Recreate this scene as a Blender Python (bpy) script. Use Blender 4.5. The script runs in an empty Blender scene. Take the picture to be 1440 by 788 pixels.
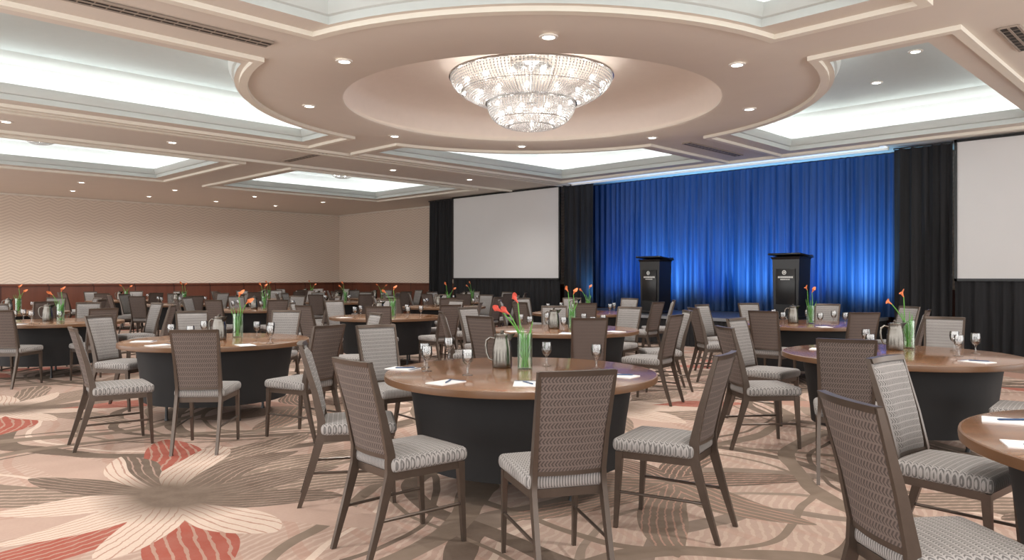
import bpy, bmesh, math, random
from mathutils import Vector, Matrix
from mathutils.geometry import delaunay_2d_cdt
random.seed(7)
PI = math.pi
SC = bpy.context.scene
COL = SC.collection
F = 1050.0; H = 1.4
SN, CS = .7037, .7105
TH = math.atan2(SN, CS)
def W(X, Y): return (CS*X - SN*Y, SN*X + CS*Y)          # camera-aligned metres -> room metres
def CAMXY(u, v): return (CS*u + SN*v, -SN*u + CS*v)
def pxof(u, v):
    X, Y = CAMXY(u, v); return 720 + F*X/max(Y, .01)
def yaw(dx, dy):
    du, dv = W(dx, dy); return math.atan2(dv, du) - PI/2

# ------------------------------------------------------------------ materials
class G:
    def __init__(s, nt): s.nt = nt
    def n(s, t, **k):
        x = s.nt.nodes.new(t)
        for a, b in k.items(): setattr(x, a, b)
        return x
    def m(s, op, a, b=None, c=None):
        x = s.n('ShaderNodeMath', operation=op)
        for i, q in enumerate((a, b, c)):
            if q is None: continue
            if isinstance(q, (int, float)): x.inputs[i].default_value = q
            else: s.nt.links.new(q, x.inputs[i])
        return x.outputs[0]
    def mix(s, f, a, b):
        x = s.n('ShaderNodeMix', data_type='RGBA')
        for i, q in ((0, f), (6, a), (7, b)):
            if isinstance(q, (int, float)): x.inputs[i].default_value = q
            elif isinstance(q, tuple): x.inputs[i].default_value = (*q, 1)
            else: s.nt.links.new(q, x.inputs[i])
        return x.outputs[2]
    def coords(s):
        t = s.n('ShaderNodeTexCoord'); p = s.n('ShaderNodeSeparateXYZ')
        s.nt.links.new(t.outputs['Object'], p.inputs[0])
        return t.outputs['Object'], p.outputs[0], p.outputs[1], p.outputs[2]
    def noise(s, vec, scale, detail=2.0, sc3=None, loc=None):
        if sc3 or loc:
            mp = s.n('ShaderNodeMapping')
            if sc3: mp.inputs['Scale'].default_value = sc3
            if loc: mp.inputs['Location'].default_value = loc
            s.nt.links.new(vec, mp.inputs[0]); vec = mp.outputs[0]
        x = s.n('ShaderNodeTexNoise'); x.inputs['Scale'].default_value = scale
        x.inputs['Detail'].default_value = detail
        s.nt.links.new(vec, x.inputs['Vector']); return x.outputs[0]
def mat(name, col=(.8, .8, .8), rough=.5, metal=0, emit=0, ecol=None, noise=0.0, nscale=8, fn=None, spec=None, coat=0, sheen=0):
    m = bpy.data.materials.new(name); m.use_nodes = True
    b = m.node_tree.nodes['Principled BSDF']; g = G(m.node_tree)
    b.inputs['Base Color'].default_value = (*col, 1); b.inputs['Roughness'].default_value = rough
    b.inputs['Metallic'].default_value = metal
    if spec is not None: b.inputs['Specular IOR Level'].default_value = spec
    if sheen: b.inputs['Sheen Weight'].default_value = sheen
    if coat: b.inputs['Coat Weight'].default_value = coat; b.inputs['Coat Roughness'].default_value = .1
    if emit:
        b.inputs['Emission Color'].default_value = (*(ecol or col), 1); b.inputs['Emission Strength'].default_value = emit
    if fn:
        c = fn(g); m.node_tree.links.new(c, b.inputs['Base Color'])
    elif noise:
        o, x, y, z = g.coords(); nz = g.noise(o, nscale, 3)
        c = g.mix(nz, tuple(q*(1-noise) for q in col), tuple(min(1, q*(1+noise)) for q in col))
        m.node_tree.links.new(c, b.inputs['Base Color'])
    return m
def glassmat(name, tint, gl=.12, fr=.75, white=0):
    m = bpy.data.materials.new(name); m.use_nodes = True; nt = m.node_tree; g = G(nt)
    nt.nodes.remove(nt.nodes['Principled BSDF'])
    t = g.n('ShaderNodeBsdfTransparent'); t.inputs[0].default_value = (*tint, 1)
    if white:
        s = g.n('ShaderNodeBsdfDiffuse'); s.inputs[0].default_value = (.8, .8, .8, 1)
        tl = g.n('ShaderNodeBsdfTranslucent'); tl.inputs[0].default_value = (.8, .8, .79, 1)
        m2 = g.n('ShaderNodeMixShader'); m2.inputs[0].default_value = .4
        nt.links.new(s.outputs[0], m2.inputs[1]); nt.links.new(tl.outputs[0], m2.inputs[2]); so = m2.outputs[0]
    else:
        s = g.n('ShaderNodeBsdfGlossy'); s.inputs['Roughness'].default_value = .08; so = s.outputs[0]
    mx = g.n('ShaderNodeMixShader')
    if white: mx.inputs[0].default_value = white
    else:
        lw = g.n('ShaderNodeLayerWeight'); lw.inputs[0].default_value = .3
        f = g.m('ADD', g.m('MULTIPLY', lw.outputs['Fresnel'], fr), gl); nt.links.new(f, mx.inputs[0])
    nt.links.new(t.outputs[0], mx.inputs[1]); nt.links.new(so, mx.inputs[2])
    nt.links.new(mx.outputs[0], nt.nodes['Material Output'].inputs[0]); return m

def fabric(light, dark, plane, fx=74.0, fz=66.0):
    def fn(g):
        o, x, y, z = g.coords()
        b = y if plane == 'xy' else z
        zig = g.m('PINGPONG', g.m('MULTIPLY', b, fz), 1.0)
        f = g.m('FRACT', g.m('ADD', g.m('MULTIPLY', x, fx), g.m('MULTIPLY', zig, .8)))
        band = g.m('LESS_THAN', f, .5)
        br = g.m('GREATER_THAN', g.m('FRACT', g.m('MULTIPLY', b, fz/2)), .2)
        nz = g.noise(o, 60, 2)
        fac = g.m('MULTIPLY', g.m('MULTIPLY', band, br), g.m('ADD', .55, g.m('MULTIPLY', nz, .6)))
        c = g.mix(fac, light, dark)
        return g.mix(g.m('MULTIPLY', g.noise(o, 160, 2), .3), c, tuple(q*.6 for q in light))
    return fn
def carpet(g):
    o, x0, y0, z = g.coords(); P = 4.4
    nzw = g.noise(o, .9, 2)
    n1 = g.noise(o, .55, 1); n2 = g.noise(o, .55, 1, None, (7.3, 2.1, 0))
    x = g.m('ADD', x0, g.m('MULTIPLY', g.m('SUBTRACT', n1, .5), .9)); y = g.m('ADD', y0, g.m('MULTIPLY', g.m('SUBTRACT', n2, .5), .9))
    def hsh(v): return g.m('FRACT', g.m('MULTIPLY', g.m('SINE', g.m('MULTIPLY', v, 12.9898)), 437.585))
    def cell(x, y, cx, cy, P):
        ax = g.m('DIVIDE', g.m('SUBTRACT', x, cx), P); ay = g.m('DIVIDE', g.m('SUBTRACT', y, cy), P)
        lx = g.m('MULTIPLY', g.m('SUBTRACT', g.m('FRACT', g.m('ADD', ax, .5)), .5), P)
        ly = g.m('MULTIPLY', g.m('SUBTRACT', g.m('FRACT', g.m('ADD', ay, .5)), .5), P)
        r = g.m('SQRT', g.m('ADD', g.m('MULTIPLY', lx, lx), g.m('MULTIPLY', ly, ly)))
        a = g.m('ARCTAN2', ly, lx)
        cid = g.m('ADD', g.m('FLOOR', g.m('ADD', ax, .5)), g.m('MULTIPLY', g.m('FLOOR', g.m('ADD', ay, .5)), 3.7))
        return r, a, cid
    def band(v, c, w): return g.m('LESS_THAN', g.m('ABSOLUTE', g.m('SUBTRACT', v, c)), w)
    def petals(a, r, n, r0, R, w, rot=.5, pw=.65):
        k = g.m('ADD', g.m('MULTIPLY', a, n/(2*PI)), rot); f = g.m('ABSOLUTE', g.m('SUBTRACT', g.m('FRACT', k), .5))
        wd = g.m('MULTIPLY', g.m('MULTIPLY', f, 2*PI/n), r)
        t = g.m('MINIMUM', g.m('MAXIMUM', g.m('DIVIDE', g.m('SUBTRACT', r, r0), R-r0), 0.0), 1.0)
        pr = g.m('MULTIPLY', g.m('POWER', g.m('MAXIMUM', g.m('SINE', g.m('MULTIPLY', t, PI)), 0.0), pw), w)
        return g.m('LESS_THAN', wd, g.m('SUBTRACT', pr, .004)), g.m('FLOOR', k), wd
    BE = (.475, .335, .275); TAN = (.37, .252, .205); BR = (.095, .068, .05); RED = (.34, .05, .03); LT = (.67, .54, .45); TP = (.185, .14, .105); RO = (.42, .24, .185)
    nb = g.noise(o, 7, 4)
    fine = g.noise(o, 4.0, 4, (1.0, 5.0, 1.0))
    col = g.mix(g.m('MULTIPLY', g.m('SUBTRACT', nzw, .3), 2.0), BE, TAN)
    st = g.m('LESS_THAN', g.m('FRACT', g.m('ADD', g.m('MULTIPLY', g.m('ADD', x, g.m('MULTIPLY', y, .35)), 16.0), g.m('MULTIPLY', nb, 1.5))), .36)
    col = g.mix(g.m('MULTIPLY', st, .35), col, LT)
    st2 = g.m('LESS_THAN', g.m('FRACT', g.m('ADD', g.m('MULTIPLY', g.m('ADD', y, g.m('MULTIPLY', x, .2)), 3.3), g.m('MULTIPLY', n1, 2.0))), .2)
    col = g.mix(g.m('MULTIPLY', st2, .45), col, RO)
    # large loose swirling rings
    r, a, cid = cell(x, y, -1.2, 3.4, 6.3)
    dr = g.m('ADD', r, g.m('MULTIPLY', nzw, .3))
    for c_, w_, cc in ((2.95, .045, TP), (2.75, .018, LT), (2.1, .08, BR), (1.93, .02, LT), (1.55, .025, TP), (1.2, .045, BR)): col = g.mix(band(dr, c_, w_), col, cc)
    # second lattice: broad muted leaf medallion
    r, a, cid = cell(x, y, -5.01+2.2, 1.93+2.2, P)
    dr = g.m('ADD', r, g.m('MULTIPLY', nzw, .12))
    col = g.mix(g.m('MULTIPLY', g.m('LESS_THAN', dr, 1.38), .2), col, LT)
    col = g.mix(band(dr, 1.45, .07), col, BR); col = g.mix(band(dr, 1.64, .02), col, TP); col = g.mix(band(dr, 1.15, .022), col, TP)
    pm, idx, wd = petals(a, r, 7, 0, 1.18, .19)
    h = hsh(g.m('ADD', idx, cid))
    stk = g.m('LESS_THAN', g.m('FRACT', g.m('ADD', g.m('MULTIPLY', wd, 18.0), g.m('MULTIPLY', fine, .8))), .78)
    col = g.mix(pm, col, g.mix(stk, RO, g.mix(g.m('GREATER_THAN', h, .4), TP, g.mix(g.m('GREATER_THAN', h, .75), RO, BR))))
    # first lattice: dark centred flower of streaky petals with rust outer petals
    r, a, cid = cell(x, y, -5.01, 1.93, P)
    pm, idx, wd = petals(a, r, 10, .5, 1.75, .225, 0.0)
    h = hsh(g.m('ADD', idx, g.m('MULTIPLY', cid, 1.7)))
    streak = g.m('LESS_THAN', g.m('FRACT', g.m('ADD', g.m('MULTIPLY', wd, 15.0), g.m('MULTIPLY', fine, .7))), .74)
    oc = g.mix(g.m('GREATER_THAN', h, .52), g.mix(streak, RO, RED), g.mix(streak, BE, TP))
    oc = g.mix(g.m('LESS_THAN', h, .12), oc, BE)
    col = g.mix(pm, col, oc)
    pm, idx, wd = petals(a, r, 10, 0, 1.2, .18)
    h = hsh(g.m('ADD', idx, g.m('MULTIPLY', cid, 2.3)))
    stk = g.m('LESS_THAN', g.m('FRACT', g.m('ADD', g.m('MULTIPLY', wd, 20.0), g.m('MULTIPLY', fine, .7))), .82)
    pc = g.mix(g.m('GREATER_THAN', h, .5), g.mix(stk, RO, LT), g.mix(stk, TAN, g.mix(g.m('GREATER_THAN', h, .7), TP, BR)))
    fade = g.m('MAXIMUM', g.m('SUBTRACT', 1.0, g.m('DIVIDE', r, .6)), 0.0)
    col = g.mix(pm, col, g.mix(g.m('MINIMUM', g.m('MULTIPLY', fade, 1.6), 1.0), pc, BR))
    dr = g.m('ADD', r, g.m('MULTIPLY', nzw, .25))
    col = g.mix(band(dr, 2.15, .065), col, TP); col = g.mix(band(dr, 1.98, .02), col, BR)
    nz = g.noise(o, 55, 4)
    col = g.mix(g.m('MULTIPLY', nz, .3), col, (.23, .165, .13))
    return g.mix(g.m('MULTIPLY', nb, .18), col, LT)
def wood(g):
    o, x, y, z = g.coords()
    n1 = g.noise(o, 3.0, 6, (1.0, 14.0, 1.0)); n2 = g.noise(o, 1.2, 2)
    n1 = g.m('MULTIPLY', g.m('SUBTRACT', n1, .25), 2.0)
    c = g.mix(n1, (.085, .03, .009), (.37, .165, .058))
    return g.mix(g.m('MULTIPLY', n2, .3), c, (.27, .115, .04))
def chevron(g):
    o, x, y, z = g.coords()
    s = g.m('ADD', x, y)
    zig = g.m('PINGPONG', g.m('MULTIPLY', s, 4.0), 1.0)
    f = g.m('FRACT', g.m('ADD', g.m('MULTIPLY', z, 11.0), g.m('MULTIPLY', zig, 1.2)))
    return g.mix(g.m('LESS_THAN', f, .42), (.705, .605, .51), (.605, .505, .42))
def mahog(g):
    o, x, y, z = g.coords()
    n1 = g.noise(o, 2.0, 5, (3.0, 3.0, .4))
    c = g.mix(n1, (.085, .027, .016), (.175, .06, .034))
    s = g.m('FRACT', g.m('MULTIPLY', g.m('ADD', x, y), .8))
    return g.mix(g.m('LESS_THAN', s, .03), c, (.05, .015, .01))
def velvet(lo, hi):
    def fn(g):
        o, x, y, z = g.coords()
        n = g.noise(o, 3.0, 4, (6.0, 1.0, .25)); n = g.m('MULTIPLY', g.m('SUBTRACT', n, .3), 2.2)
        return g.mix(n, lo, hi)
    return fn
M = {}
M['carpet'] = mat('carpet', rough=.95, fn=carpet, spec=.1)
M['wallpaper'] = mat('chevron_wallpaper', rough=.7, fn=chevron)
M['mahogany'] = mat('mahogany_panel', rough=.35, fn=mahog)
M['soffit'] = mat('soffit_paint', (.725, .665, .595), .75, noise=.03, nscale=3)
M['cream'] = mat('cream_moulding', (.83, .785, .69), .6, noise=.03)
M['pink'] = mat('dome_paint', (.78, .69, .625), .7, noise=.03)
M['crown'] = mat('crown_paint', (.62, .65, .63), .6, noise=.03)
M['cove'] = mat('cove_paint', (.84, .86, .85), .7, noise=.02)
M['panelc'] = mat('coffer_panel_paint', (.60, .655, .645), .75, noise=.03)
M['strip'] = mat('cove_lamp', (1, 1, 1), .5, emit=3.9, ecol=(.99, 1.0, .995), noise=.01)
M['wash'] = mat('wall_wash_lens', (.9, .95, 1), .5, emit=.35, ecol=(.88, .94, 1), noise=.01)
M['frame'] = mat('chair_frame_finish', (.098, .074, .059), .28, metal=.5, noise=.15, nscale=20)
M['seatfab'] = mat('seat_fabric', rough=.85, fn=fabric((.37, .35, .335), (.095, .088, .086), 'xy'))
M['padfab'] = mat('pad_fabric', rough=.85, fn=fabric((.33, .31, .297), (.088, .081, .079), 'xz'))
M['backfab'] = mat('back_fabric', rough=.8, fn=fabric((.155, .118, .102), (.042, .031, .027), 'xz', 62.0, 56.0))
M['wood'] = mat('tabletop_wood', rough=.22, fn=wood, coat=.5)
M['edge'] = mat('table_edge', (.15, .075, .036), .35, noise=.15)
M['black'] = mat('black_cloth', (.009, .009, .010), .75, noise=.3, nscale=6)
M['blackdrape'] = mat('black_drape', rough=.8, fn=velvet((.004, .004, .005), (.014, .014, .017)))
M['blue'] = mat('blue_satin', rough=.6, fn=velvet((.005, .030, .10), (.007, .048, .165)))
M['screen'] = mat('screen_vinyl', (.71, .70, .70), .7, noise=.02, nscale=2)
M['blackp'] = mat('black_lacquer', (.009, .009, .010), .3, noise=.2)
M['deck'] = mat('stage_deck', (.06, .065, .075), .45, noise=.3)
M['edgegrey'] = mat('stage_edge_metal', (.26, .27, .29), .4, metal=.4, noise=.1)
M['mark'] = mat('pale_mark', (.8, .8, .78), .5, noise=.02)
M['steel'] = mat('brushed_steel', (.19, .175, .155), .24, metal=1, noise=.3, nscale=15)
M['glass'] = glassmat('goblet_glass', (.985, .99, .99), .10, .85)
M['vaseg'] = glassmat('vase_glass', (.90, .97, .89), .06, .6)
M['liner'] = glassmat('crystal_liner', (1, 1, 1), white=.22)
M['green'] = mat('stem_green', (.11, .34, .055), .45, noise=.35, nscale=30)
M['orange'] = mat('orange_petal', (.86, .23, .085), .4, noise=.3, nscale=30)
M['red'] = mat('red_petal', (.76, .12, .09), .4, noise=.35, nscale=30)
M['yellow'] = mat('spadix_yellow', (.8, .5, .05), .5, noise=.2)
M['paper'] = mat('paper', (.82, .82, .82), .6, noise=.03)
M['pen'] = mat('pen_plastic', (.03, .07, .16), .3, noise=.1)
M['vent'] = mat('vent_dark', (.03, .026, .022), .6, noise=.2)
M['slat'] = mat('vent_slat', (.35, .29, .24), .5, noise=.1)
M['lens'] = mat('downlight_lens', (1, .95, .88), .4, emit=9, ecol=(1, .97, .92), noise=.01)
M['ringw'] = mat('downlight_trim', (.8, .76, .7), .4, noise=.02)
M['bead'] = mat('crystal_bead', (.64, .65, .66), .14, metal=.35, emit=.02, ecol=(1, 1, 1), noise=.5, nscale=40)  # faint emission put into the crystal; the beads themselves are no lamp
M['bulb'] = mat('bulb_glow', (1, .95, .85), .4, emit=26, ecol=(1, .96, .88), noise=.01)
M['chrome'] = mat('chrome', (.66, .66, .65), .15, metal=1, noise=.05)

# ------------------------------------------------------------------ mesh helpers
def box(bm, c, s, rot=None):
    r = bmesh.ops.create_cube(bm, size=1)
    mt = Matrix.Translation(c) @ (rot or Matrix.Identity(4)) @ Matrix.Diagonal((*s, 1))
    bmesh.ops.transform(bm, matrix=mt, verts=r['verts']); return r['verts']
def lathe(bm, prof, n=32, mod=None, closed=False):
    rings = []
    for r, z in prof:
        if r < 1e-6: rings.append([bm.verts.new((0, 0, z))])
        else:
            ring = []
            for i in range(n):
                a = 2*PI*i/n; rr = r*(mod(a, z) if mod else 1)
                ring.append(bm.verts.new((rr*math.cos(a), rr*math.sin(a), z)))
            rings.append(ring)
    pairs = list(zip(rings, rings[1:])) + ([(rings[-1], rings[0])] if closed else [])
    for A, B in pairs:
        for i in range(n):
            j = (i+1) % n
            if len(A) == 1 and len(B) == 1: continue
            if len(A) == 1: bm.faces.new((A[0], B[j], B[i]))
            elif len(B) == 1: bm.faces.new((A[i], A[j], B[0]))
            else: bm.faces.new((A[i], A[j], B[j], B[i]))
def tube(bm, pts, rad, n=8):
    pts = [Vector(p) for p in pts]; rings = []
    if isinstance(rad, (int, float)): rad = [rad]*len(pts)
    ref = Vector((.13, .97, .21))
    for i, p in enumerate(pts):
        d = (pts[min(i+1, len(pts)-1)] - pts[max(i-1, 0)]).normalized()
        a = d.cross(ref).normalized(); b = d.cross(a)
        rings.append([bm.verts.new(p + (a*math.cos(2*PI*k/n) + b*math.sin(2*PI*k/n))*rad[i]) for k in range(n)])
    for A, B in zip(rings, rings[1:]):
        for k in range(n): bm.faces.new((A[k], A[(k+1) % n], B[(k+1) % n], B[k]))
    bm.faces.new(rings[0][::-1]); bm.faces.new(rings[-1])
def bar(bm, pts, dims):
    rings = []
    for (x, y, z), (a, b) in zip(pts, dims):
        rings.append([bm.verts.new((x+sx*a/2, y+sy*b/2, z)) for sx, sy in ((-1, -1), (1, -1), (1, 1), (-1, 1))])
    for A, B in zip(rings, rings[1:]):
        for k in range(4): bm.faces.new((A[k], A[(k+1) % 4], B[(k+1) % 4], B[k]))
    bm.faces.new(rings[0][::-1]); bm.faces.new(rings[-1])
def bevel(bm, off, seg=2):
    es = [e for e in bm.edges if len(e.link_faces) == 2 and e.calc_face_angle(0) > .6]
    bmesh.ops.bevel(bm, geom=es, offset=off, segments=seg, affect='EDGES', profile=.5, clamp_overlap=True)
def mesh(name, bm, m, sharp=35):
    bmesh.ops.recalc_face_normals(bm, faces=bm.faces)
    me = bpy.data.meshes.new(name); bm.to_mesh(me); bm.free()
    me.materials.append(M[m] if isinstance(m, str) else m)
    for p in me.polygons: p.use_smooth = True
    try: me.set_sharp_from_angle(angle=math.radians(sharp))
    except Exception: pass
    return me
def link(name, data, parent=None):
    o = bpy.data.objects.new(name, data); COL.objects.link(o)
    if parent: o.parent = parent
    return o
def tag(o, label, cat, group=None):
    o['label'] = label; o['category'] = cat
    if group: o['group'] = group
    return o
def thing(name, spec, loc, rz, label, cat, group=None, sc=1):
    r = link(name, None); r.location = loc; r.rotation_euler = (0, 0, rz); r.empty_display_size = .1; r.scale = (sc, sc, sc)
    tag(r, label, cat, group)
    for p in spec:
        o = link(p[0], p[1], r)
        for q in (p[2] if len(p) > 2 else ()): link(q[0], q[1], o)
    return r
def struct(name, me, parent=None):
    o = link(name, me, parent)
    o['kind'] = 'structure'
    return o
def B(): return bmesh.new()

# ------------------------------------------------------------------ room shell
U0, U1, V0, V1 = -26.3, 4.0, -3.0, 16.6
ZS = 3.9
b = B(); box(b, ((U0+U1)/2, (V0+V1)/2, -.05), (U1-U0, V1-V0, .1)); struct('floor', mesh('floor', b, 'carpet'))
b = B(); box(b, (U0-.1, (V0+V1)/2, (1.15+ZS)/2), (.2, V1-V0+.4, ZS-1.15)); wl = struct('wall_left', mesh('wall_left', b, 'wallpaper'))
b = B(); box(b, ((U0+U1)/2, V1+.1, (1.15+ZS)/2), (U1-U0, .2, ZS-1.15)); wb = struct('wall_back', mesh('wall_back', b, 'wallpaper'))
b = B(); box(b, (U0-.09, (V0+V1)/2, .575), (.22, V1-V0+.4, 1.15)); struct('trim_1', mesh('wainscot', b, 'mahogany'))
b = B(); box(b, ((U0+U1)/2, V1+.09, .575), (U1-U0, .22, 1.15)); struct('trim_2', mesh('wainscot', b, 'mahogany'))
b = B(); box(b, (U0+.03, (V0+V1)/2, 1.16), (.06, V1-V0, .07)); bevel(b, .015); struct('trim_3', mesh('chair_rail', b, 'mahogany'))
b = B(); box(b, (U0/2-7.6, V1-.03, 1.16), (-U0-15.2+3.5, .06, .07)); bevel(b, .015); struct('trim_4', mesh('chair_rail', b, 'mahogany'))
b = B(); box(b, (U0+.04, (V0+V1)/2, ZS-.025), (.08, V1-V0, .05)); bevel(b, .015); struct('trim_5', mesh('crown_left', b, 'soffit'))
b = B(); box(b, (-22.6, V1-.04, ZS-.025), (7.4, .08, .05)); bevel(b, .015); struct('trim_6', mesh('crown_back', b, 'soffit'))

CU, CV = -7.44, 7.91
def outline(su, sv, o, R, a0=.95, a1=5.0, b0=.85, b1=6.45, n=20):
    a0 -= o; a1 += o; b0 -= o; b1 += o
    pts = [(a1, b0), (a1, b1), (a0, b1)]
    t0 = math.acos(max(-1, min(1, a0/R))); t1 = math.asin(max(-1, min(1, b0/R)))
    for i in range(n+1):
        t = t0 + (t1-t0)*i/n; pts.append((R*math.cos(t), R*math.sin(t)))
    return [(CU+su*a, CV+sv*c) for a, c in pts]
def rect(u0, u1, v0, v1, o): return [(u0-o, v0-o), (u1+o, v0-o), (u1+o, v1+o), (u0-o, v1+o)]
def loft(bm, levels):
    rings = [[bm.verts.new((p[0], p[1], z)) for p in pts] for pts, z in levels]
    for A, Bq in zip(rings, rings[1:]):
        n = len(A)
        for k in range(n): bm.faces.new((A[k], A[(k+1) % n], Bq[(k+1) % n], Bq[k]))
    return rings
shapes = []
for su, sv in ((-1, -1), (-1, 1), (1, 1), (1, -1)):
    shapes.append(lambda o, dR=None, su=su, sv=sv: outline(su, sv, o, 4.05 - (o if dR is None else dR)))
for r in ((-19.6, -15.9, 1.2, 7.05), (-19.9, -15.9, 8.9, 13.9)):
    shapes.append(lambda o, dR=None, r=r: rect(*r, o))
circ = [(CU+3.0*math.cos(2*PI*i/96), CV+3.0*math.sin(2*PI*i/96)) for i in range(96)]
outer = [(U0-.2, V0), (U1, V0), (U1, V1+.2), (U0-.2, V1+.2)]
loops = [outer, circ] + [s(0) for s in shapes]
vs = []; es = []
for L in loops:
    k = len(vs); vs += [Vector(p) for p in L]; es += [(k+i, k+(i+1) % len(L)) for i in range(len(L))]
cv, ce, cf, *_ = delaunay_2d_cdt(vs, es, [], 0, 1e-5)
def inside(p, L):
    c = False; n = len(L)
    for i in range(n):
        x1, y1 = L[i]; x2, y2 = L[(i+1) % n]
        if (y1 > p[1]) != (y2 > p[1]) and p[0] < (x2-x1)*(p[1]-y1)/(y2-y1)+x1: c = not c
    return c
b = B(); bv = [b.verts.new((p[0], p[1], ZS)) for p in cv]
for f in cf:
    c = (sum(cv[i][0] for i in f)/len(f), sum(cv[i][1] for i in f)/len(f))
    if inside(c, outer) and not any(inside(c, L) for L in loops[1:]): b.faces.new([bv[i] for i in f])
ceil = struct('ceiling', mesh('ceiling', b, 'soffit'))
for s in shapes:
    b = B(); loft(b, [(s(0), ZS), (s(0), 3.98), (s(-.03), 3.99), (s(-.07), 4.06), (s(-.07), 4.12), (s(.02), 4.12)])
    struct('coffer_lip', mesh('coffer_lip', b, 'crown'), ceil)
    b = B(); loft(b, [(s(.02), 4.12), (s(.30), 4.12), (s(.30), 4.48)]); struct('cove', mesh('cove', b, 'cove'), ceil)
    b = B(); loft(b, [(s(.12), 4.14), (s(.22), 4.14)]); struct('cove_lamp', mesh('cove_lamp', b, 'strip'), ceil)
    b = B(); loft(b, [(s(.30), 4.48), (s(.20), 4.50), (s(.12), 4.57), (s(.10), 4.62)]); struct('coffer_crown', mesh('coffer_crown', b, 'crown'), ceil)
    b = B(); b.faces.new([b.verts.new((p[0], p[1], 4.62)) for p in s(.10)]); struct('coffer_panel', mesh('coffer_panel', b, 'panelc'), ceil)
    b = B(); loft(b, [(s(.30, .06), ZS), (s(.30, .06), ZS-.05), (s(.40, .16), ZS-.05), (s(.40, .16), ZS)]); struct('moulding', mesh('moulding', b, 'cream'), ceil)
ZD = 3.85
b = B(); lathe(b, [(3.86, ZS-.001), (2.70, ZD), (2.67, ZD+.02), (2.67, ZD+.05), (2.74, ZD+.06), (2.74, 3.95)], 96); o = struct('disc_soffit', mesh('disc_soffit', b, 'soffit', 40), ceil); o.location = (CU, CV, 0)
b = B(); lathe(b, [(2.74, 3.9), (2.74, 4.18), (2.6, 4.3), (2.2, 4.42), (1.5, 4.5), (0, 4.52)], 96); o = struct('dome', mesh('dome', b, 'pink', 60), ceil); o.location = (CU, CV, 0)
k = 7
for u in (-13.0, -13.25, -15.1):
    b = B(); box(b, (u, (V0+V1)/2, ZS-.025), (.09, V1-V0, .05)); struct('trim_%d' % k, mesh('beam_moulding', b, 'cream')); k += 1
b = B(); box(b, (-8.9, 15.0, ZS-.01), (7.9, .42, .02)); struct('trim_%d' % k, mesh('wash', b, 'wash')); k += 1
for dv in (-.26, .26):
    b = B(); box(b, (-8.9, 15.0+dv, ZS-.03), (7.9, .08, .06)); struct('trim_%d' % k, mesh('wash_edge', b, 'cream')); k += 1

# ------------------------------------------------------------------ ceiling vents and downlights
def vent(u, v, L, along, label):
    b = B(); s = (.16, L, .02) if along == 'v' else (L, .16, .02); box(b, (0, 0, -.01), s); m1 = mesh('backing', b, 'vent')
    b = B()
    for q in (-.085, 0, .085):
        box(b, (q, 0, -.016) if along == 'v' else (0, q, -.016), (.022, L, .022) if along == 'v' else (L, .022, .022))
    nn = int(L/.12)
    for i in range(nn+1):
        t = -L/2 + L*i/nn
        box(b, (0, t, -.012) if along == 'v' else (t, 0, -.012), (.16, .012, .018) if along == 'v' else (.012, .16, .018))
    m2 = mesh('grille', b, 'slat')
    thing('air_vent', [('backing', m1), ('grille', m2)], (u, v, ZS), 0, label, 'air vent', 'ceiling air vents')
vent(-7.45, 2.75, 2.2, 'v', 'long dark slot vent in the beam at upper left of the photo')
vent(-1.72, 9.25, 1.0, 'v', 'short dark slot vent at the upper right corner of the ceiling')
vent(-7.44, 13.1, 2.0, 'v', 'slot vent in the beam between the disc and the right drape')
vent(-13.9, 7.95, 1.6, 'u', 'slot vent in the beam left of the round ceiling disc')
b = B(); lathe(b, [(.062, -.004), (.066, -.014), (.095, -.012), (.1, 0), (.062, 0)], 20, closed=True); m_trim = mesh('trim_ring', b, 'ringw')
b = B(); lathe(b, [(0, -.006), (.063, -.006), (.063, -.001)], 20); m_lens = mesh('lens', b, 'lens')
def downlight(u, v, z, label, group, e=55, size=150):
    thing('downlight', [('trim_ring', m_trim), ('lens', m_lens)], (u, v, z), 0, label, 'downlight', group)
    l = bpy.data.lights.new('downlight_lamp', 'SPOT'); l.energy = e*1.5; l.color = (1, .965, .92); l.spot_size = math.radians(size); l.spot_blend = .9; l.shadow_soft_size = .06
    o = bpy.data.objects.new('downlight_lamp', l); COL.objects.link(o); o.location = (u, v, z-.08)
SEC = ['front', 'front right', 'right side', 'back right', 'back', 'back left', 'left side', 'front left']
for i in range(8):
    a = -PI/2 + i*PI/4 + .03
    u, v = W(.28 + 3.2*math.cos(a), 10.85 + 3.2*math.sin(a))
    downlight(u, v, ZD+.018, 'round recessed downlight at the %s of the disc around the chandelier' % SEC[i], 'downlights around the disc', 85)
def series(pts, z, txt, grp, e):
    pts = sorted(pts, key=lambda p: pxof(*p)); ORD = ['first', 'second', 'third', 'fourth', 'fifth', 'sixth', 'seventh', 'eighth', 'ninth', 'tenth', 'eleventh', 'twelfth']
    for i, p in enumerate(pts): downlight(p[0], p[1], z, txt % ORD[i], grp, e)
series([(-10.6, 1.7+1.6*i) for i in range(3)], 4.62, '%s downlight from left in the large left ceiling coffer', 'left coffer downlights', 20)
series([(-4.6, 10.6), (-3.4, 11.6), (-4.4, 13.0)], 4.62, '%s downlight from left in the right ceiling coffer', 'right coffer downlights', 20)
series([(-24.2, 2.2+2.1*i) for i in range(6)], ZS, '%s downlight from left in the row nearest the left wall', 'left wall downlights', 58)
series([(-21.9, 3.6+2.4*i) for i in range(5)], ZS, '%s downlight from left in the row before the far coffers', 'far soffit downlights', 75)
series([(-14.2, 2.8), (-14.2, 5.4), (-14.2, 10.4), (-14.2, 12.8)], ZS, '%s downlight from left in the wide beam', 'wide beam downlights', 80)
series([(-.9, 3.6), (-.9, 6.6), (-7.4, 1.2), (-4.4, .3)], ZS, '%s downlight from left in the near soffit', 'near soffit downlights', 85)

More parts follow.
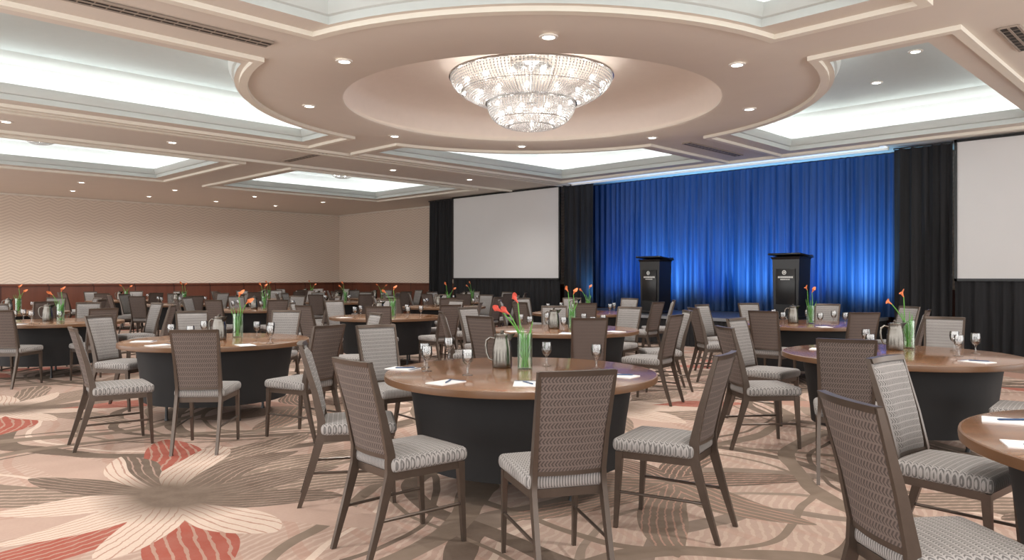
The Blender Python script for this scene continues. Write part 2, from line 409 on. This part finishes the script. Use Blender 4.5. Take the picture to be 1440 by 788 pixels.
# ------------------------------------------------------------------ chandelier
def interp(prof, step):
    P = [Vector((r, z)) for r, z in prof]; out = []
    fine = []
    for i in range(len(P)-1):
        p0 = P[max(i-1, 0)]; p1 = P[i]; p2 = P[i+1]; p3 = P[min(i+2, len(P)-1)]
        for j in range(20):
            t = j/20; fine.append(.5*((2*p1)+(p2-p0)*t+(2*p0-5*p1+4*p2-p3)*t*t+(3*p1-p0-3*p2+p3)*t**3))
    fine.append(P[-1]); acc = 0; out = [fine[0]]
    for a, c in zip(fine, fine[1:]):
        acc += (c-a).length
        if acc >= step: out.append(c); acc = 0
    return out
def beads(bm, prof, n, step, rad):
    for j, p in enumerate(interp(prof, step)):
        nn = n if p.x > .5 else max(6, int(n*p.x/.5))
        for i in range(nn):
            a = 2*PI*i/nn; c = Vector((p.x*math.cos(a), p.x*math.sin(a), p.y))
            q = [bm.verts.new(c+Vector(d)*rad) for d in ((1, 0, 0), (0, 1, 0), (-1, 0, 0), (0, -1, 0), (0, 0, 1.25), (0, 0, -1.25))]
            for k2 in range(4):
                bm.faces.new((q[k2], q[(k2+1) % 4], q[4])); bm.faces.new((q[(k2+1) % 4], q[k2], q[5]))
t1 = [(1.18, 4.30), (1.13, 4.18), (1.01, 4.07), (.83, 3.975), (.62, 3.915)]
t2 = [(.64, 3.925), (.61, 3.79), (.52, 3.675), (.34, 3.585), (.05, 3.55)]
def hoop(bm, r, z, w=.016):
    lathe(bm, [(r-w, z-w), (r+w, z-w), (r+w, z+w), (r-w, z+w)], 64, closed=True)
b = B(); beads(b, t1, 140, .031, .0135); up = mesh('upper_crystal_tier', b, 'bead', 10)
b = B(); beads(b, t2, 92, .029, .0128); lo = mesh('lower_crystal_tier', b, 'bead', 10)
b = B(); lathe(b, [(p.x-.022, p.y+.006) for p in interp(t1, .05)], 64); l1 = mesh('upper_liner', b, 'liner', 80)
b = B(); lathe(b, [(max(.03, p.x-.022), p.y+.008) for p in interp(t2, .045)], 48); l2 = mesh('lower_liner', b, 'liner', 80)
b = B()
hoop(b, 1.18, 4.30, .014); hoop(b, .65, 3.925, .016)
for r, z in ((1.01, 4.07), (.52, 3.675), (.34, 3.585)): hoop(b, r, z, .006)
for i in range(12):
    a = 2*PI*i/12; tube(b, [(r*math.cos(a), r*math.sin(a), z) for r, z in t1 + t2[1:]], .004, 5)
fr = mesh('frame', b, 'chrome')
b = B(); lathe(b, [(0, 4.515), (.3, 4.5), (.3, 4.46), (.06, 4.44), (.03, 4.38), (.03, 3.95), (.08, 3.93), (0, 3.9)], 24); st = mesh('stem', b, 'chrome')
b = B(); lathe(b, [(0, -.03), (.02, -.022), (.028, 0), (.02, .025), (0, .04)], 10); mb = mesh('bulb', b, 'bulb')
def chandelier(loc, label, sc, bulbs):
    ch = thing('chandelier', [('upper_crystal_tier', up), ('lower_crystal_tier', lo), ('upper_liner', l1), ('lower_liner', l2), ('frame', fr), ('stem', st)], loc, 0, label, 'chandelier', None, sc)
    for o in ch.children:
        if 'tier' in o.name: o['kind'] = 'stuff'
    for n_, r, z in bulbs:
        for i in range(n_):
            a = 2*PI*(i+.3)/n_; o = link('bulb', mb, ch); o.location = (r*math.cos(a), r*math.sin(a), z)
BL = ((16, 1.03, 4.14), (12, .78, 4.01), (9, .47, 3.73))
chandelier((CU, CV, 0), 'large two tier crystal bead chandelier in the round ceiling recess', 1, BL)
chandelier((-17.75, 4.1, 4.62-4.515*.5), 'small crystal chandelier half hidden in the far left ceiling coffer', .5, BL[1:])
chandelier((-17.9, 11.4, 4.62-4.515*.5), 'small crystal chandelier in the far coffer before the left screen', .5, BL[1:])
l = bpy.data.lights.new('chandelier_lamp', 'POINT'); l.energy = 8; l.color = (1, .97, .93); l.shadow_soft_size = .2
o = bpy.data.objects.new('chandelier_lamp', l); COL.objects.link(o); o.location = (CU, CV, 4.2)

# ------------------------------------------------------------------ drapes, screens, stage
def curtain(u0, u1, v, z0, z1, amp, wl, m, name, rows=12, seed=1, axis='u', var=.32):
    rnd = random.Random(seed); bm = B(); n = max(8, int(abs(u1-u0)/(wl/8))); ph = 0; cols = []; du = (u1-u0)/n; fr = 1; am = 1
    for i in range(n+1):
        if i % 8 == 0: fr = rnd.uniform(1-var, 1+var); am = rnd.uniform(1-1.3*var, 1+.7*var)
        ph += abs(du)/wl*2*PI*fr; c = []
        for j in range(rows+1):
            t = j/rows; z = z1+(z0-z1)*t
            off = amp*am*(.65+.5*t)*(math.sin(ph+.25*math.sin(3*t+ph*.1)) + .3*math.sin(2.3*ph+1.5*t))
            p = (u0+du*i, v+off, z) if axis == 'u' else (v+off, u0+du*i, z)
            c.append(bm.verts.new(p))
        cols.append(c)
    for A, Bq in zip(cols, cols[1:]):
        for j in range(rows): bm.faces.new((A[j], A[j+1], Bq[j+1], Bq[j]))
    return mesh(name, bm, m, 80)
STZ = .6
tag(link('stage_curtain', curtain(-12.9, -4.6, 15.95, STZ, 3.88, .042, .17, 'blue', 'stage_curtain', 14, 3, 'u', .22)), 'wide royal blue pleated curtain lit from below behind the stage', 'curtain')
def pole(u0, u1, v, z):
    b = B(); tube(b, [(u0, v, z), (u1, v, z)], .02, 10); return mesh('curtain_rod', b, 'blackp')
for u0, u1, lab, sd in ((-18.95, -17.75, 'narrow black pleated drape left of the left projection screen', 5),
                        (-13.2, -12.16, 'narrow black pleated drape between left screen and blue curtain', 6),
                        (-4.87, -3.86, 'wide black pleated drape between blue curtain and right screen', 8)):
    r = thing('curtain', [('drape_panel', curtain(u0, u1, 15.3, .02, 3.86, .045, .17, 'blackdrape', 'drape_panel', 12, sd)), ('curtain_rod', pole(u0, u1, 15.3, 3.85))], (0, 0, 0), 0, lab, 'curtain', 'black side drapes')
def screen(u0, u1, lab):
    v = 15.25; z0, z1 = 1.33, 3.88; w = .045
    b = B(); box(b, ((u0+u1)/2, v, (z0+z1)/2), (u1-u0-2*w, .02, z1-z0-2*w)); s = mesh('screen_surface', b, 'screen')
    b = B()
    for c, sz in ((((u0+u1)/2, v-.01, z0+w/2), (u1-u0, .05, w)), (((u0+u1)/2, v-.01, z1-w/2), (u1-u0, .05, w)),
                  ((u0+w/2, v-.01, (z0+z1)/2), (w, .05, z1-z0)), ((u1-w/2, v-.01, (z0+z1)/2), (w, .05, z1-z0))): box(b, c, sz)
    f = mesh('screen_frame', b, 'blackp')
    sk = curtain(u0, u1, v, .02, z0+.03, .035, .19, 'blackdrape', 'skirt', 6, 9)
    thing('projection_screen', [('screen_surface', s), ('screen_frame', f), ('skirt', sk)], (0, 0, 0), 0, lab, 'screen')
screen(-17.70, -13.26, 'blank white projection screen left of the blue curtain')
screen(-3.82, .6, 'blank white projection screen at the right edge of the photo')
b = B(); box(b, (-8.62, 14.55, STZ-.03), (6.9, 2.7, .06)); dk = mesh('deck', b, 'deck')
b = B(); box(b, (-8.62, 13.185, STZ-.03), (6.92, .03, .06)); box(b, (-5.155, 14.52, STZ-.03), (.03, 2.66, .06)); ed = mesh('edge_trim', b, 'edgegrey')
thing('stage', [('deck', dk, [('edge_trim', ed)]), ('front_skirt', curtain(-12.07, -5.17, 13.2, .01, STZ-.06, .012, .12, 'blackdrape', 'front_skirt', 4, 2)),
                ('side_skirt', curtain(13.2, 15.85, -5.17, .01, STZ-.06, .012, .12, 'blackdrape', 'side_skirt', 4, 2, 'v'))], (0, 0, 0), 0, 'low black skirted stage platform in front of the blue curtain', 'stage')
for u, e, c in ((-12.1, 75, (.08, .38, 1)), (-11.1, 70, (.07, .36, 1)), (-10.1, 200, (.22, .6, 1)), (-9.05, 85, (.07, .36, 1)), (-8.0, 185, (.22, .6, 1)), (-6.8, 95, (.07, .36, 1)), (-5.6, 210, (.26, .64, 1))):
    l = bpy.data.lights.new('uplight_lamp', 'SPOT'); l.energy = e*1.6; l.color = c; l.spot_size = math.radians(100); l.spot_blend = 1; l.shadow_soft_size = .2
    o = bpy.data.objects.new('uplight_lamp', l); COL.objects.link(o); o.location = (u, 14.9, STZ+.24)
    o.rotation_euler = Vector((0, .9, 1.0)).to_track_quat('-Z', 'Y').to_euler()

def lectern(u, v, lab):
    b = B()
    r0 = [(-.25, -.2), (.25, -.2), (.25, .2), (-.25, .2)]; r1 = [(-.28, -.21), (.28, -.21), (.28, .2), (-.28, .2)]
    lv = [([(x, y) for x, y in r0], .06), ([(x, y) for x, y in r1], 1.14)]
    rg = loft(b, lv); b.faces.new(rg[0]); b.faces.new(rg[1]); bevel(b, .012); body = mesh('body', b, 'blackp')
    b = B(); box(b, (0, 0, .03), (.54, .46, .06)); bevel(b, .01); base = mesh('base', b, 'blackp')
    b = B()
    rg = loft(b, [([(-.285, -.215), (.285, -.215), (.285, .2), (-.285, .2)], 1.14), ([(-.31, -.235), (.31, -.235), (.31, .21), (-.31, .21)], 1.19)])
    b.faces.new(rg[0]); b.faces.new(rg[1]); bevel(b, .008); cor = mesh('cornice', b, 'blackp')
    b = B(); box(b, (0, -.03, 1.215), (.68, .5, .035), Matrix.Rotation(-.12, 4, 'X')); bevel(b, .01)
    box(b, (0, .205, 1.2), (.64, .025, .06)); top = mesh('reading_desk', b, 'blackp')
    b = B(); box(b, (0, -.218, .62), (.40, .012, .68)); bevel(b, .005); pan = mesh('front_panel', b, 'blackp')
    b = B()
    lathe(b, [(.03, -.003), (.042, -.003), (.042, .003), (.03, .003)], 24, closed=True); lathe(b, [(0, .003), (.016, .003), (.016, -.003)], 16)
    bmesh.ops.transform(b, matrix=Matrix.Translation((-.02, -.229, .89)) @ Matrix.Rotation(PI/2, 4, 'X'), verts=b.verts)
    rnd = random.Random(4)
    for row, (zz, x0, x1, hh) in enumerate(((.80, -.15, .15, .034), (.755, -.10, .10, .018))):
        x = x0
        while x < x1:
            w = rnd.uniform(.012, .026); box(b, (x+w/2, -.2275, zz), (w*.75, .004, hh)); x += w+.004
    mk = mesh('emblem', b, 'mark')
    thing('lectern', [('body', body), ('base', base), ('cornice', cor), ('reading_desk', top), ('front_panel', pan, [('emblem', mk)])], (u, v, STZ), -.1, lab, 'lectern', 'stage lecterns')
def onray(px_, v):
    r = (px_-720)/F; Y = v/(SN*r+CS); return W(r*Y, Y)
lectern(*onray(922, 14.0), 'black lectern with pale emblem, left one of two on the stage')
lectern(*onray(1113, 14.0), 'black lectern with pale emblem, right one of two on the stage')

# ------------------------------------------------------------------ chair
def stile(x):
    bm = B(); s = 1 if x > 0 else -1
    pts = [(.172*s, -.345, 0), (.172*s, -.275, .22), (.17*s, -.215, .43), (.166*s, -.215, .52), (.169*s, -.255, .70), (.179*s, -.337, .985)]
    bar(bm, pts, [(.022, .026), (.024, .040), (.024, .052), (.024, .048), (.021, .038), (.017, .022)]); bevel(bm, .005); return mesh('rear_leg', bm, 'frame')
def fleg(s):
    bm = B(); bar(bm, [(.19*s, .225, 0), (.19*s, .21, .25), (.19*s, .20, .43)], [(.019, .022), (.024, .032), (.028, .042)]); bevel(bm, .005); return mesh('front_leg', bm, 'frame')
bm = B(); vv = box(bm, (0, .01, .468), (.44, .46, .075))
for v in vv: v.co.x *= 1 if v.co.y > 0 else .9
bevel(bm, .03, 4)
bmesh.ops.subdivide_edges(bm, edges=[e for e in bm.edges if e.calc_length() > .3], cuts=4, use_grid_fill=True)
for v in bm.verts:
    if v.co.z > .49: v.co.z += .014*max(0, 1-(v.co.x/.23)**2)*max(0, 1-((v.co.y-.01)/.23)**2)
c_seat = mesh('seat', bm, 'seatfab', 60)
bm = B()
for c, s in (((0, .205, .415), (.38, .022, .04)), ((0, -.2, .415), (.34, .022, .04))): box(bm, c, s)
for s in (-1, 1): box(bm, (.18*s, 0, .415), (.022, .40, .04), Matrix.Rotation(-.05*s, 4, 'Z'))
c_ap = mesh('seat_frame', bm, 'frame')
def strm(s):
    bm = B(); tube(bm, [(.172*s, -.275, .205), (.19*s, .212, .205)], .0085, 8); return mesh('stretcher', bm, 'frame')
def ycen(z):
    P = [(.43, -.215), (.52, -.215), (.70, -.255), (.99, -.338)]
    for (a, ya), (c, yc) in zip(P, P[1:]):
        if a <= z <= c: return ya+(yc-ya)*(z-a)/(c-a)
    return P[-1][1]
def patch(z0, z1, hw0, hw1, yo, th, m, name, edge=.0, nx=8, nz=10):
    bm = B(); fr = []; bk = []
    for j in range(nz+1):
        t = j/nz; z = z0+(z1-z0)*t; hw = hw0+(hw1-hw0)*t; a = []; c = []
        for i in range(nx+1):
            s = -1+2*i/nx; x = s*hw; y = ycen(z)+yo-.018*(1-s*s)
            e = edge*(max(0, abs(s)-.7)/.3)**2 + edge*(max(0, abs(2*t-1)-.8)/.2)**2
            a.append(bm.verts.new((x, y+th-min(e, th*.9), z))); c.append(bm.verts.new((x, y, z)))
        fr.append(a); bk.append(c)
    for j in range(nz):
        for i in range(nx):
            bm.faces.new((fr[j][i], fr[j][i+1], fr[j+1][i+1], fr[j+1][i])); bm.faces.new((bk[j][i], bk[j+1][i], bk[j+1][i+1], bk[j][i+1]))
    for i in range(nx):
        bm.faces.new((fr[0][i], bk[0][i], bk[0][i+1], fr[0][i+1])); bm.faces.new((fr[nz][i], fr[nz][i+1], bk[nz][i+1], bk[nz][i]))
    for j in range(nz):
        bm.faces.new((fr[j][0], fr[j+1][0], bk[j+1][0], bk[j][0])); bm.faces.new((fr[j][nx], bk[j][nx], bk[j+1][nx], fr[j+1][nx]))
    return mesh(name, bm, m, 50)
c_bk = patch(.515, .965, .157, .172, -.012, .018, 'backfab', 'backrest')
c_pad = patch(.52, .96, .152, .167, .004, .034, 'padfab', 'back_cushion', .026)
c_rail = patch(.963, .988, .173, .178, -.014, .032, 'frame', 'top_rail', 0, 8, 2)
c_rail2 = patch(.50, .52, .157, .158, -.014, .03, 'frame', 'lower_rail', 0, 8, 2)
CHAIR = [('seat', c_seat), ('backrest', c_bk, [('back_cushion', c_pad)]), ('top_rail', c_rail), ('lower_rail', c_rail2), ('seat_frame', c_ap), ('stretcher', strm(-1)), ('stretcher', strm(1)),
         ('leg', stile(-1)), ('leg', stile(1)), ('leg', fleg(-1)), ('leg', fleg(1))]
# ------------------------------------------------------------------ table
TZ = .76; TR = .915
b = B(); lathe(b, [(0, TZ-.035), (TR-.012, TZ-.035), (TR-.012, TZ-.001), (TR-.016, TZ), (0, TZ)], 64); t_top = mesh('tabletop', b, 'wood')
b = B(); lathe(b, [(TR-.012, TZ-.045), (TR-.002, TZ-.042), (TR, TZ-.02), (TR-.002, TZ-.003), (TR-.012, TZ-.001)], 64, closed=True); t_edge = mesh('edge_band', b, 'edge')
b = B(); lathe(b, [(.75, TZ-.04), (.735, .62), (.71, .45), (.69, .3), (.68, .18), (.67, .18), (.68, .3), (.715, .62), (.73, TZ-.04)], 72, mod=lambda a, z: 1+.006*math.sin(14*a)*(1 if z < .6 else .3)); t_sk = mesh('skirt', b, 'black')
def tleg(a):
    b = B(); x, y = .5*math.cos(a), .5*math.sin(a); tube(b, [(x, y, 0), (x, y, .03), (x*.98, y*.98, .72)], [.02, .014, .014], 8); return mesh('table_leg', b, 'blackp')
TABLE = [('tabletop', t_top, [('edge_band', t_edge)]), ('skirt', t_sk)] + [('leg', tleg(PI/4+i*PI/2)) for i in range(4)]
# ------------------------------------------------------------------ tableware
b = B(); lathe(b, [(.021, .078), (.032, .095), (.037, .12), (.036, .15), (.033, .17), (.0315, .17), (.0345, .15), (.0355, .12), (.030, .096), (.0, .083)], 20); g_bowl = mesh('bowl', b, 'glass', 60)
b = B(); lathe(b, [(.0, .083), (.021, .078), (.007, .066), (.0055, .04), (.007, .012), (.010, .007)], 14); g_stem = mesh('stem', b, 'glass', 60)
b = B(); lathe(b, [(.010, .007), (.034, .003), (.035, 0), (0, 0)], 20); g_foot = mesh('foot', b, 'glass', 60)
GOB = [('bowl', g_bowl), ('stem', g_stem), ('foot', g_foot)]
b = B(); lathe(b, [(0, 0), (.066, 0), (.07, .01), (.071, .06), (.066, .14), (.056, .19), (.053, .215), (.056, .232), (.05, .232), (.048, .215), (0, .21)], 28); p_body = mesh('body', b, 'steel', 50)
b = B(); tube(b, [(-.053, 0, .205), (-.085, 0, .212), (-.112, 0, .19), (-.118, 0, .15), (-.112, 0, .1), (-.095, 0, .062), (-.068, 0, .05)], [.007, .008, .009, .009, .009, .008, .007], 8); p_h = mesh('handle', b, 'steel')
b = B(); vsp = [b.verts.new(q) for q in ((.045, -.028, .232), (.098, 0, .246), (.045, .028, .232), (.052, -.02, .185), (.052, .02, .185))]
for f in ((0, 1, 3), (1, 2, 4), (1, 4, 3)): b.faces.new([vsp[i] for i in f])
bmesh.ops.solidify(b, geom=b.faces[:], thickness=.003); p_sp = mesh('spout', b, 'steel')
b = B(); lathe(b, [(0, .226), (.049, .226), (.046, .238), (.02, .244), (.012, .247), (.014, .262), (0, .266)], 24); p_lid = mesh('lid', b, 'steel')
PITCH = [('body', p_body), ('handle', p_h), ('spout', p_sp), ('lid', p_lid)]
b = B(); lathe(b, [(0, 0), (.05, 0), (.052, .004), (.052, .25), (.049, .25), (.049, .012), (0, .01)], 28); v_me = mesh('vase', b, 'vaseg')
b = B(); rnd = random.Random(3)
for i in range(15):
    a = 2*PI*i/15; r0 = .03*rnd.random(); r1 = .03+.05*rnd.random(); h = rnd.uniform(.18, .25) if i % 3 else rnd.uniform(.28, .34)
    rm = .040 if i % 2 else .018
    tube(b, [(r0*math.cos(a+2), r0*math.sin(a+2), .013), (rm*math.cos(a), rm*math.sin(a), min(h*.7, .2)), ((.034 if i % 3 else r1)*math.cos(a), (.034 if i % 3 else r1)*math.sin(a), h)], [.0048, .0055, .002], 5)
gr_me = mesh('greenery', b, 'green')
def lily(lean, top, colm):
    # x offset of the bloom is lean (metres); the stem stays inside the vase below the rim
    b = B(); pts = []; sg = math.copysign(1, lean)
    for i in range(12):
        t = i/11; z = .014+(top-.014)*(t if t < .8 else t-.25*(t-.8)*abs(lean)/.12)
        w = max(0, (z-.2)/(top-.2)); x = -.025*sg+.055*sg*min(1, z/.24)+ (lean-.03*sg)*w**1.5
        pts.append((x, .01*math.sin(4*t), z))
    tube(b, pts, .0042, 6); stem = mesh('stem', b, 'green')
    e = Vector(pts[-1]); d = (e-Vector(pts[-2])).normalized(); d = (d+Vector((.5*sg, -.15, 0))).normalized()
    q = d.to_track_quat('Z', 'Y').to_matrix().to_4x4(); mt = Matrix.Translation(e) @ q @ Matrix.Diagonal((.64, .64, .84, 1))
    b = B(); rows = []
    for j in range(9):
        t = j/8; row = []
        for i in range(17):
            a = 2*PI*i/16; tip = max(0, math.cos(a))**2
            r = (.006+.014*t+.016*t**3)*(1+.25*t*t*tip); zz = .10*t*(.68+.5*tip) - .012*t**4
            row.append(b.verts.new((r*math.cos(a)+.02*t**3*tip, r*math.sin(a), zz)))
        rows.append(row)
    for A, Bq in zip(rows, rows[1:]):
        for i in range(16): b.faces.new((A[i], A[i+1], Bq[i+1], Bq[i]))
    bmesh.ops.remove_doubles(b, verts=b.verts, dist=.0004)
    bmesh.ops.transform(b, matrix=mt, verts=b.verts); bl = mesh('bloom', b, colm, 80)
    b = B(); tube(b, [(0, 0, .01), (0, 0, .04), (0, 0, .062)], [.004, .0045, .002], 6); bmesh.ops.transform(b, matrix=mt, verts=b.verts); sp = mesh('spadix', b, 'yellow')
    return [('stem', stem), ('bloom', bl, [('spadix', sp)])]
LIL = {c: {'leaning left': lily(-.12, .40, c), 'upright': lily(.015, .43, c), 'leaning right': lily(.10, .37, c), 'far leaning left': lily(-.19, .43, c), 'slightly tilted': lily(-.05, .47, c)} for c in ('orange', 'red')}
b = B(); box(b, (0, 0, .003), (.14, .21, .006)); pd = mesh('sheet_block', b, 'paper')
b = B(); box(b, (0, .095, .0066), (.14, .02, .0016)); pd2 = mesh('header_strip', b, 'pen')
PAD = [('sheet_block', pd), ('header_strip', pd2)]
b = B(); tube(b, [(0, -.07, .005), (0, -.06, .005), (0, .055, .005), (0, .068, .005)], [.001, .0045, .0045, .003], 8); pn = mesh('barrel', b, 'pen')
b = B(); box(b, (0, .045, .0105), (.003, .04, .0015)); pc_ = mesh('clip', b, 'chrome')
PEN = [('barrel', pn), ('clip', pc_)]

ORDL = ['leftmost', 'second', 'third', 'fourth', 'fifth', 'sixth', 'seventh', 'eighth']
PLACED = []
def setup(ph, C, chairs, gob, pit, vas, lil, pads, colr):
    """ph phrase for the table; all positions camera-aligned metres"""
    u, v = W(*C)
    thing('round_table', TABLE, (u, v, 0), TH+random.uniform(-.3, .3), 'round wooden banquet table with black skirt, the %s' % ph, 'table', 'round banquet tables')
    for (X, Y, dx, dy, sec) in chairs:
        cu, cw = W(X, Y)
        if not -70 < pxof(cu, cw) < 1520: continue
        if any((cu-a)**2+(cw-c)**2 < .44 for a, c in PLACED):
            X, Y = C[0]+(X-C[0])*.87, C[1]+(Y-C[1])*.87; cu, cw = W(X, Y)
            if any((cu-a)**2+(cw-c)**2 < .4 for a, c in PLACED): continue
        PLACED.append((cu, cw))
        thing('banquet_chair', CHAIR, (cu, cw, 0), yaw(dx, dy), 'grey patterned banquet chair at %s of the %s' % (sec, ph), 'chair', 'banquet chairs around the tables')
    def ok(q): return -20 < pxof(*W(*q)) < 1460
    gob = sorted([q for q in gob if ok(q)], key=lambda q: q[0]/q[1])
    for i, q in enumerate(gob):
        nm = ORDL[i]+(' from left' if i else '')
        thing('water_goblet', GOB, (*W(*q), TZ), 0, 'clear stemmed water goblet, %s on the %s' % (nm, ph), 'goblet', 'water goblets on the tables')
    if pit and ok(pit): thing('pitcher', PITCH, (*W(*pit), TZ), TH+random.uniform(-.3, .3), 'polished steel water pitcher on the %s' % ph, 'pitcher', 'steel pitchers on the tables')
    if vas and ok(vas):
        tag(link('vase', v_me), 'clear glass cylinder vase on the %s' % ph, 'vase', 'flower vases on the tables').location = (*W(*vas), TZ)
        o = tag(link('greenery', gr_me), 'bundle of green stems in vase on the %s' % ph, 'greenery', 'green stems in the vases'); o.location = (*W(*vas), TZ); o.rotation_euler = (0, 0, random.random()*6)
        for k2 in lil:
            thing('calla_lily', LIL[colr][k2], (*W(*vas), TZ), TH, '%s calla lily %s in vase on the %s' % (colr, k2, ph), 'flower', 'calla lilies in the vases')
    pads = sorted([q for q in pads if ok(q)], key=lambda q: q[0]/q[1])
    for i, q in enumerate(pads):
        nm = ORDL[i]+(' from left' if i else ''); ang = math.atan2(C[1]-q[1], C[0]-q[0])
        rz = TH+ang-PI/2+random.uniform(-.3, .3)
        if len(pads) == 1: nm = 'the only one'
        thing('notepad', PAD, (*W(q[0], q[1]), TZ), rz, 'white notepad, %s on the %s' % (nm, ph), 'notepad', 'notepads on the tables')
        if C[1] < 7: thing('pen', PEN, (*W(q[0]+.015, q[1]), TZ+.006), rz+.5, 'dark blue pen on notepad, %s on the %s' % (nm, ph), 'pen', 'pens on the notepads')

setup('foreground centre table', (.06, 5.07),
      [(.2, 3.63, -.28, 1, 'front'), (-.55, 3.95, .75, .66, 'front left'), (-.99, 4.77, 1, .22, 'left side'), (.87, 4.22, -.86, .52, 'front right'), (-.98, 6.2, .6, -.8, 'back left')],
      [(-.58, 5.09), (-.49, 5.8), (-.29, 4.87), (.59, 5.22), (.25, 5.4), (-.62, 5.3)], (-.07, 5.29), (.09, 5.2), ['leaning left', 'slightly tilted', 'far leaning left'],
      [(-.40, 4.52), (-.76, 5.2), (.08, 4.46), (.70, 4.82)], 'red')
setup('foreground left table', (-3.02, 7.64),
      [(-2.53, 6.2, -.1, 1, 'front'), (-3.32, 6.3, .8, .6, 'front left'), (-1.86, 6.6, -.85, .5, 'front right'), (-4.15, 8.0, 1, -.25, 'left side'), (-3.75, 8.85, .5, -.86, 'back left'), (-1.85, 8.45, -.8, -.5, 'back right'), (-2.85, 9.0, -.1, -1, 'back')],
      [(-2.33, 7.2), (-3.4, 7.45), (-2.7, 7.9), (-3.1, 7.2), (-3.3, 8.0), (-2.5, 7.75)], (-2.98, 7.6), (-2.92, 7.95), ['upright', 'leaning right'], [(-2.5, 7.0), (-3.3, 6.98), (-3.65, 7.4)], 'orange')
setup('foreground right table', (3.23, 6.25),
      [(2.1, 6.25, 1, .1, 'left side'), (2.5, 7.3, .7, -.7, 'back left'), (2.36, 5.28, .4, .92, 'front left'), (3.6, 5.15, -.75, .65, 'front'), (4.3, 7.5, -.6, -.8, 'back right')],
      [(2.95, 6.15), (3.62, 6.05), (3.88, 6.25), (3.2, 6.75), (3.85, 6.5)], (3.36, 6.55), (3.57, 6.72), ['far leaning left', 'slightly tilted'], [(3.5, 5.62), (2.75, 6.6), (2.75, 5.75)], 'orange')
setup('cropped table at the right edge', (2.70, 2.74),
      [(1.48, 2.58, 1, .1, 'left side'), (2.15, 3.62, .62, -.78, 'back left'), (3.55, 3.85, -.6, -.8, 'back right')],
      [(2.9, 2.8)], None, None, [], [(2.2, 3.3), (1.98, 2.82)], 'orange')
def ring(C, off, skip=(), jit=1):
    out = []
    for i in range(8):
        if i in skip: continue
        a = -PI/2 + i*PI/4 + math.radians(off + jit*random.uniform(-4, 4)); r = random.uniform(1.16, 1.32)
        X, Y = C[0]+r*math.cos(a), C[1]+r*math.sin(a); y2 = a+PI+random.uniform(-.18, .18)
        out.append((X, Y, math.cos(y2), math.sin(y2), SEC[i]))
    return out
def auto(ph, C, off=5, skip=(), colr='orange', ng=5, npad=0, nl=2):
    gob = []
    for i in range(ng):
        a = 2*PI*(i+.3*random.random())/ng; r = random.uniform(.45, .66); gob.append((C[0]+r*math.cos(a), C[1]+r*math.sin(a)))
    pads = [(C[0]+.74*math.cos(a), C[1]+.74*math.sin(a)) for a in [(-2.5+.9*i) for i in range(npad)]]
    L = random.sample(['leaning left', 'upright', 'leaning right', 'slightly tilted'], nl)
    setup(ph, C, ring(C, off, skip), gob, (C[0]-.12, C[1]+.06), (C[0]+.1, C[1]), L, pads, colr)
auto('table behind the foreground centre table', (.64, 9.2), 6, (), 'orange', 7, 3, 2)
auto('table in front of the right lectern', (4.02, 10.3), 8, (), 'orange', 7, 2, 2)
auto('table near the left photo edge', (-6.63, 10.8), 12, (), 'orange', 7, 2)
auto('middle table behind the foreground left table', (-2.05, 12.2), 4, (), 'orange', 7, 2)
auto('table in front of the left lectern', CAMXY(-8.6, 10.5), 0, (), 'orange', 6)
far = [(-16.2, 3.3), (-14.2, 7.1), (-18.2, 7.1), (-22.2, 7.1), (-12.6, 10.6), (-16.7, 10.6), (-20.8, 10.6), (-14.8, 13.3), (-18.9, 13.3), (-23, 13.3)]
far.sort(key=lambda p: pxof(*p))
FO = ['first', 'second', 'third', 'fourth', 'fifth', 'sixth', 'seventh', 'eighth', 'ninth', 'tenth']
for i, p in enumerate(far):
    auto('%s far table from left' % FO[i], CAMXY(*p), random.uniform(-12, 12), (), 'orange', 5)

# ------------------------------------------------------------------ light, world, camera
w = bpy.data.worlds.new('world'); SC.world = w; w.use_nodes = True
bg = w.node_tree.nodes['Background']; bg.inputs[0].default_value = (1.0, .99, .975, 1); bg.inputs[1].default_value = 2.0
cam = bpy.data.cameras.new('camera'); cam.lens = 36*F/1440; cam.sensor_width = 36; cam.shift_y = -4/1440; cam.clip_start = .05
co = bpy.data.objects.new('camera', cam); COL.objects.link(co); co.location = (0, 0, H); co.rotation_euler = (PI/2, 0, TH)
SC.camera = co
try:
    SC.view_settings.view_transform = 'Standard'; SC.view_settings.look = 'None'; SC.view_settings.exposure = 0.52
except Exception as e: print(e)
